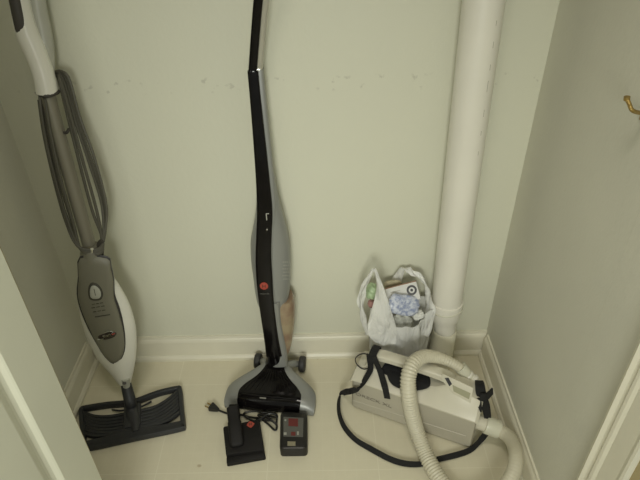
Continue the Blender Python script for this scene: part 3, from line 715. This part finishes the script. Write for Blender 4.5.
# recessed panel on the raised end: dark switch and tan window
def onside(px, py, off=0.0):
    n_ = (cv*-1*.88+V((0, 0, .48))).normalized(); return atpl(px, py, cn(.30, .023, .168)+n_*off, n_)
nS = (cv*-.88+V((0, 0, .48))).normalized()
m_ = MB(); extrude(m_, [onside(x, y) for x, y in ((442.5, 373.5), (473.5, 388), (470.5, 403), (453, 393.5), (441.5, 379.5))], nS, -.006, .001, .001); m_.build('panel_frame', M['can'], can)
m_ = MB(); extrude(m_, [onside(x, y, .001) for x, y in ((452.5, 385), (470.5, 393.2), (469, 399.3), (453.5, 391.3))], nS, -.001, .0006); m_.build('indicator_window', M['canwin'], can)
m_ = MB(); extrude(m_, [onside(x, y, .001) for x, y in ((444.8, 378), (448.5, 377.6), (452, 384), (449.5, 386.2))], nS, -.001, .0015); m_.build('power_switch', M['moptrim'], can)
# faint moulded rectangle on the lower front and lettering
m_ = MB(); gl = [cn(.003, .0000, .036), cn(.10, -.0003, .041), cn(.342, -.0003, .052)]
m_.tube(gl, .0013, 6, spl=False); m_.build('moulded_line', M['canline'], can)
slope = (cn(.35, 0, .122)-cn(0, 0, .063)).normalized(); upv = (V((0, 0, 1))-slope*slope.z).normalized()
bb = surf([o for o in can.children])
t0, t1, t2 = drape(bb, 355.5, 393.6, .0006), drape(bb, 391.5, 407, .0006), drape(bb, 373, 392, .0006)
tex = (t1-t0).normalized(); tey = ((t2-t0)-tex*(t2-t0).dot(tex)).normalized()
text('brand_lettering', 'ORECK XL', (t0+t1)/2+tey*.001, tex, tey, .0165, M['ink2'], can, fit=(t1-t0).length)
lt = [o for o in can.children if o.name.startswith('brand_lettering')][0]; tn = tex.cross(tey)
for v in lt.data.vertices:
    h_ = bb.ray_cast(v.co+tn*.03, -tn)
    if h_[0] is not None: v.co = h_[0]+tn*(.0004 if (v.co-(t0+t1)/2).dot(tn) < 0 else .0011)
# black padding wrapped under the handle
pad_o = [(386, 362), (394, 363), (408, 370), (424, 376.5), (430.5, 380), (431, 386), (425, 390), (414, 391.5), (403, 390), (393, 386), (387, 377)]
bup = surf([o for o in can.children if o.name.startswith('upper_body')])
pn = snorm(bup, 405, 386)
m_ = MB(); pillow(m_, smooth_loop([drape(bup, x, y, .009) for x, y in pad_o], 3), pn, .010, .006, 5); padf = m_.build('shoulder_pad', M['pad'], can)
m_ = MB(); R = []
for w, z, t0_, t1_ in ((.040, .150, .07, .20), (.055, .160, .075, .195), (.075, .165, .08, .185), (.095, .164, .09, .17), (.112, .155, .10, .16)):
    R.append([cn(t0_, w, z), cn((t0_+t1_)/2, w, z+.006), cn(t1_, w, z), cn(t1_, w, z-.008), cn((t0_+t1_)/2, w, z-.006), cn(t0_, w, z-.008)])
m_.loft(R); m_.build('shoulder_pad_back', M['pad'], can)
# black strap: buckle at the left end of the handle, tails, long loop round to the right end
bb = surf([o for o in can.children])
fl_ = lambda x, y, z=.010: at(x, y, z)
b0_ = cn(.046, .040, .200)
sp_ = [b0_, drape(bb, 372, 357, .010), drape(bb, 371.3, 368, .009), drape(bb, 367.5, 377, .010), drape(bb, 361, 384.5, .012), drape(bb, 354, 389, .014), at(346, 392, .045), at(340.5, 395, .016), at(338.5, 403, .012), at(339.5, 415, .012), at(345, 428, .010), at(356, 440, .007), at(372, 449.5, .009), at(390, 459, .009), at(405, 463.5, .009), at(420, 464, .009), at(437, 459.5, .009), at(456, 455, .010), at(470, 450, .008), at(480, 441, .02), at(487, 432, .04)]
m_ = MB(); ribbon(m_, sp_, [.019, .017, .017, .017, .018, .018, .019, .017, .016, .016, .015, .015, .016, .016, .016, .015, .015, .016, .016, .016, .016],
       [cu_, cu_, cu_, cu_*.9+V((0, 0, .3)), cu_*.5+V((0, 0, .8)), cu_*.3+V((0, 0, 1)), V((.1, -.3, .8)), V((.4, -.1, .8)), V((.5, -.1, .8)), V((.5, 0, .8)), V((.5, .4, .7)), V((.3, .5, .6)), V((-.1, .7, .5)), V((-.2, .7, .5)), V((-.1, .6, .5)), V((0, .7, .5)), V((.2, .7, .5)), V((.2, .7, .5)), V((.4, .6, .5)), V((.4, .5, .6)), V((.4, .5, .6))], .002)
strap = m_.build('shoulder_strap', M['strap'], can)
m_ = MB(); ribbon(m_, [b0_+V((.004, 0, .003)), drape(bb, 377, 359, .012), drape(bb, 380.5, 371, .010), drape(bb, 383.5, 382, .010), drape(bb, 385.5, 389, .010), drape(bb, 388, 397, .006)], [.018, .018, .017, .018, .018, .018], [cu_+V((0, 0, .05))]*6, .002)
m_.build('strap_tail', M['strap'], can)
m_ = MB(); ribbon(m_, [cn(.042, .046, .190), at(366, 354, .190), at(360, 354.5, .180), at(355.5, 358.5, .165), at(357, 364.5, .150), at(363, 369, .145), drape(bb, 370, 369.5, .012)], .007, [V((0, -.5, .8))]*7, .002); m_.build('strap_loop', M['strap'], can)
m_ = MB(); ribbon(m_, [cn(.046, .038, .180), cn(.045, .041, .198), cn(.045, .065, .206), cn(.045, .090, .198), cn(.046, .090, .180)], .022, [cu_]*5, .004); m_.build('buckle', M['strap'], can)
# strap anchor at the right end
m_ = MB()
ribbon(m_, [at(479, 381, .180), at(480, 386, .190), at(481.5, 395, .175), at(485.5, 406, .140), at(487.5, 417, .105), at(488, 428, .060)], [.022, .026, .027, .024, .019, .016], [V((1, .1, 0))]*6, .004)
ribbon(m_, [at(480, 397, .180), at(486, 397, .178), at(492.5, 391, .175)], [.020, .022, .020], [V((0, .4, 1))]*3, .004)
ribbon(m_, [at(478, 398, .175), at(479.5, 405, .160), at(481, 412, .145)], [.014, .012, .004], [V((1, 0, .2))]*3, .003)
m_.build('strap_anchor', M['strap'], can)
m_ = MB(); m_.box(cn(.352, .030, .032), (.018, .018, .030), .003, Matrix.Rotation(math.atan2(cu_.y, cu_.x), 3, 'Z')); m_.build('lower_strap_lug', M['strap'], can)
# hose port, cuff and hose
h0 = cn(.350, .034, .088); h1 = at(486, 424.5, .080); h2 = at(500.5, 430, .070)
m_ = MB(); m_.tube([h0, h1], [.0225, .0205], 24, spl=False); m_.build('hose_port', M['can'], can)
dc = (h2-h1).normalized()
m_ = MB(); turned(m_, h1-dc*.004, dc, [(0, .020), (.001, .0245), (.006, .0255), (.036, .0255), (.041, .0245), (.043, .0215)], 32); m_.build('hose_cuff', M['hosecuff'], can)
hpts = [h2-dc*.01, at(508, 436, .078), at(514, 446, .092), at(516, 458, .105), at(513.5, 472, .098), at(505.5, 486, .080), at(492, 497, .055), at(476, 502, .035), at(460, 499, .025), at(446, 487, .026), at(434, 470, .030), at(424, 450, .040), at(416.5, 430, .075), at(411, 410, .140), at(408.5, 392, .200), at(408.5, 376, .232), at(413.5, 363.5, .246), at(424, 356.5, .240), at(438, 357.5, .222), at(452, 363, .205), at(463, 370, .19)]
HP = spline(hpts, 28)
# even arc-length resampling, then corrugated radius
cum = [0]
for i in range(1, len(HP)): cum.append(cum[-1]+(HP[i]-HP[i-1]).length)
LT = cum[-1]; step = .0022; ev = []; j = 0
for k in range(int(LT/step)+1):
    s_ = k*step
    while j < len(cum)-2 and cum[j+1] < s_: j += 1
    f_ = (s_-cum[j])/max(1e-9, cum[j+1]-cum[j]); ev.append(HP[j].lerp(HP[j+1], f_))
def hr(t):
    base = .0188+.0035*min(1, max(0, (t-.15)/.30)) - .0070*min(1, max(0, (t-.80)/.16))
    am = .0004+.0013*min(1, max(0, (t-.30)/.15))*(1 if t < .84 else .6)
    return base-am+am*1.1*math.cos(2*math.pi*t*LT/.0080)
m_ = MB(); m_.tube(ev, hr, 20, spl=False); m_.build('hose', M['hose'], can, auto=0)
e1 = ev[-1]; e2 = at(468, 375.5, .175); e3 = at(473, 380, .165); e4 = at(482, 388, .15)
m_ = MB(); m_.tube([e1-(e2-e1).normalized()*.01, e1.lerp(e2, .5), e2, e3], [.0185, .0170, .0150, .0145], 24); m_.build('hose_end_sleeve', M['hosecuff'], can)
d_ = (e4-e3).normalized()
m_ = MB(); turned(m_, e3-d_*.022, d_, [(0, .014), (.001, .0175), (.008, .018), (.010, .0155), (.016, .0155), (.018, .0185), (.026, .0185), (.028, .015), (.046, .014), (.047, .012)], 28); m_.build('hose_end_nozzle', M['pvc'], can)

# ------------------------------------------------------------------ plastic grocery bag with its contents
BC = V((.349, -.078, 0))
bag = thing('plastic_bag', 'thin white plastic carrier bag standing open beside the pipe', 'bag', BC)
BR = V((math.cos(.22), math.sin(.22), 0))
def bag_ring(z, rx, ry, n=72, wr=.004, ph=0.0, zf=None):
    R = []
    for k in range(n):
        a = 2*math.pi*k/n
        w = 1+wr/rx*(math.sin(7*a+ph)+.7*math.sin(13*a+ph*2.3+z*20)+.5*math.sin(23*a-ph+z*31))
        dz = zf(a)+.004 if zf else 0
        x_, y_ = rx*w*math.copysign(abs(math.cos(a))**.85, math.cos(a)), ry*w*math.copysign(abs(math.sin(a))**.85, math.sin(a))
        R.append(BC+V((x_*BR.x+y_*BR.y, -x_*BR.y+y_*BR.x, (z+dz)*1.16)))
    return R
def rim(a):     # rim height: dips at the front, higher sides
    return .034*abs(math.cos(a))**2+.020*max(0, math.sin(a))-.012*max(0, -math.sin(a))**2
rows = [bag_ring(.003, .060, .040, wr=.002), bag_ring(.006, .084, .052, wr=.003), bag_ring(.03, .084, .052, wr=.003, ph=.3), bag_ring(.07, .086, .052, ph=.8), bag_ring(.11, .086, .052, ph=1.2), bag_ring(.15, .087, .053, ph=1.6, wr=.005, zf=lambda a: rim(a)*.4), bag_ring(.18, .087, .053, ph=2.0, wr=.005, zf=lambda a: rim(a)*.75), bag_ring(.205, .086, .053, ph=2.3, wr=.006, zf=rim), bag_ring(.220, .084, .052, ph=2.4, wr=.005, zf=rim)]
n = 72; vs = [p for r in rows for p in r]; fs = [tuple(range(n))]
for i in range(len(rows)-1):
    for j in range(n): fs.append((i*n+j, i*n+(j+1) % n, (i+1)*n+(j+1) % n, (i+1)*n+j))
fromdata('bag_body', vs, fs, M['bag'], bag, auto=0)
def handle_strip(pts, w, sides):
    P = spline([V(p) for p in pts], 8); SD = spline([V(s) for s in sides], 8); W_ = [v.x for v in spline([V((x, 0, 0)) for x in w], 8)]
    vs, fs = [], []; q = 6
    for i in range(len(P)):
        T = (P[min(i+1, len(P)-1)]-P[max(i-1, 0)]).normalized(); s_ = (SD[i]-T*SD[i].dot(T)).normalized(); nn = T.cross(s_)
        for k in range(q+1):
            f_ = k/q-.5; vs.append(P[i]+s_*W_[i]*f_+nn*(.004*math.sin(f_*9+i*.25)+.003*math.sin(i*.6+k)))
    for i in range(len(P)-1):
        for k in range(q): a = i*(q+1)+k; fs.append((a, a+1, a+q+2, a+q+1))
    o = fromdata('bag_handle', vs, fs, M['bag'], bag, auto=0)
    return o
# left handle: front strand from the front rim up to the peak, back down on the left
handle_strip([aty(387, 345, -.142), aty(382, 330, -.142), aty(381, 314, -.140), aty(380.5, 290, -.132), aty(375, 269.5, -.120), aty(369, 277, -.105), aty(363, 290, -.095), aty(360.5, 305, -.095), aty(364, 320, -.098), aty(369, 336, -.095)],
             [.055, .082, .062, .022, .008, .014, .018, .024, .032, .03], [V((1, 0, .1))]*4+[V((1, -.3, 0))]+[V((.7, -.7, 0))]*5)
# right handle: from the back rim over to the right rim
handle_strip([aty(396, 284, -.020), aty(400, 272, -.020), aty(405, 268.5, -.025), aty(413, 272.5, -.04), aty(422, 279, -.06), aty(427.5, 290, -.075), aty(430, 303, -.09), aty(430, 318, -.108), aty(425, 336, -.125)],
             [.03, .024, .020, .020, .020, .024, .034, .046, .04], [V((1, 0, -.3))]*3+[V((.5, -.7, .6))]*3+[V((.3, -.9, .3))]*3)
# contents, each a thing of its own
bxx = thing('carton', 'small white carton with brown edge and round black emblem in the plastic bag', 'box', BC+V((.01, .02, .12)))
P0, P1 = aty(385, 289, -.070), aty(416, 281, -.070); bu = (P1-P0); bw = bu.length; bu.normalize()
bn = V((0, -.62, .55)).normalized(); bn = (bn-bu*bn.dot(bu)).normalized(); bv = bn.cross(bu)   # bv up along the face
Rm = Matrix((bu, bv, bn)).transposed()
cc = P0+bu*bw/2-bv*.026-bn*.010
m_ = MB(); m_.box(cc, (bw, .052, .030), .0012, Rm); m_.build('carton_body', M['box'], bxx)
m_ = MB(); m_.box(cc+bv*.0262, (bw+.001, .003, .031), .0008, Rm); m_.build('carton_edge', M['boxedge'], bxx)
ec = cc+bn*.0152+bu*(bw*.30)+bv*.004
m_ = MB(); n_ = 30
for r0, r1, name in ((.0085, .0145, 'o'), (.0, .004, 'i')):
    ring_ = []
    for k in range(n_):
        a = 2*math.pi*k/n_; d_ = bu*math.cos(a)+bv*math.sin(a); ring_.append((ec+d_*max(r0, .0002), ec+d_*r1, ec+d_*r1+bn*.0008, ec+d_*max(r0, .0002)+bn*.0008))
    vs = [p for q in ring_ for p in q]; fs = []
    for k in range(n_):
        j = (k+1) % n_
        for c4 in range(4): fs.append((k*4+c4, j*4+c4, j*4+(c4+1) % 4, k*4+(c4+1) % 4))
    m_.add(vs, fs)
m_.build('carton_emblem', M['moptrim'], bxx)
m_ = MB()
for k, w_ in enumerate((.030, .022, .034)): m_.box(cc+bn*.0152-bu*(bw*.5-.012-w_/2)+bv*(.012-k*.007), (w_, .0014, .0006), 0, Rm)
m_.build('carton_print', M['ink'], bxx)
def crumple(name, label, cat, m, ctr, size, rot, amp, seed, power=3.2):
    rnd = random.Random(seed); ph = [rnd.uniform(0, 6.28) for _ in range(9)]
    bm = bmesh.new(); bmesh.ops.create_icosphere(bm, subdivisions=5, radius=1)
    R_ = Matrix.Rotation(rot[2], 3, 'Z') @ Matrix.Rotation(rot[1], 3, 'Y') @ Matrix.Rotation(rot[0], 3, 'X')
    for v in bm.verts:
        c = v.co.copy(); k = (abs(c.x)**power+abs(c.y)**power+abs(c.z)**power)**(-1/power)
        nz = math.sin(5*c.x+ph[0])*math.sin(6*c.y+ph[1])+.6*math.sin(11*c.z+ph[2]+4*c.x)+.5*math.sin(17*c.y+9*c.x+ph[3])*math.sin(13*c.z+ph[4])+.35*abs(math.sin(15*(c.x+c.z)+ph[5]))
        c = c*k*(1+amp*nz); v.co = R_ @ V((c.x*size[0], c.y*size[1], c.z*size[2])) + ctr
    me = bpy.data.meshes.new(name); bm.to_mesh(me); bm.free()
    return tag(link(name, me, m, auto=0), label, cat)
crumple('wrapped_package', 'blue and white crinkled plastic package in the plastic bag', 'package', M['bluepack'], aty(404, 304.5, -.116)+V((0, 0, -.002)), (.044, .009, .029), (-.5, .22, 0), .045, 3)
crumple('clear_wrapper', 'clear crumpled wrapper below the blue and white package', 'wrapper', M['clear'], aty(402, 321, -.096)+V((0, 0, -.035)), (.032, .009, .050), (-.3, -.05, 0), .08, 5)
crumple('green_wrapper', 'pale green wrapper at the left side of the plastic bag', 'wrapper', M['green'], aty(372, 291, -.070)+V((0, 0, 0)), (.015, .018, .022), (0, .3, .2), .07, 8)
crumple('pink_packet', 'small pink packet below the green wrapper', 'packet', M['pink'], aty(372, 303, -.072)+V((0, 0, -.002)), (.011, .010, .012), (0, .2, .2), .06, 9)
crumple('crumpled_paper', 'crumpled white scrap of paper at the right side of the plastic bag', 'paper', M['paper'], aty(418, 315, -.106), (.016, .010, .013), (0, -.4, 0), .09, 11)
crumple('beige_packet', 'beige packet standing behind the white carton', 'packet', M['beige'], aty(393, 285, -.042)+V((0, 0, -.016)), (.028, .006, .036), (.1, 0, 0), .03, 12)



# ------------------------------------------------------------------ light
def area(name, loc, size, power, col, target, size_y=None):
    l = bpy.data.lights.new(name, 'AREA'); l.shape = 'RECTANGLE'; l.size = size; l.size_y = size_y or size; l.energy = power; l.color = col
    o = bpy.data.objects.new(name, l); COL.objects.link(o); o.location = loc
    o.rotation_euler = (V(target)-V(loc)).to_track_quat('-Z', 'Y').to_euler(); return o
area('ceiling_lamp', (-.05, -.97, 2.37), .36, 11, (1, .94, .82), (-.1, -.9, 0))
rl = area('front_fill', (.02, -2.2, 1.22), .5, 4.4, (.99, 1, .90), (.04, 0, .42)); rl.data.spread = math.radians(80)  # unseen fill light added behind the camera; narrow spread dims the frame edges
w = bpy.data.worlds.new('world'); S.world = w; w.use_nodes = True
w.node_tree.nodes['Background'].inputs[0].default_value = (.93, .98, .88, 1); w.node_tree.nodes['Background'].inputs[1].default_value = .37
S.view_settings.view_transform = 'Standard'; S.view_settings.look = 'None'; S.view_settings.gamma = 1
S.view_settings.use_curve_mapping = False; S.view_settings.exposure = -.01
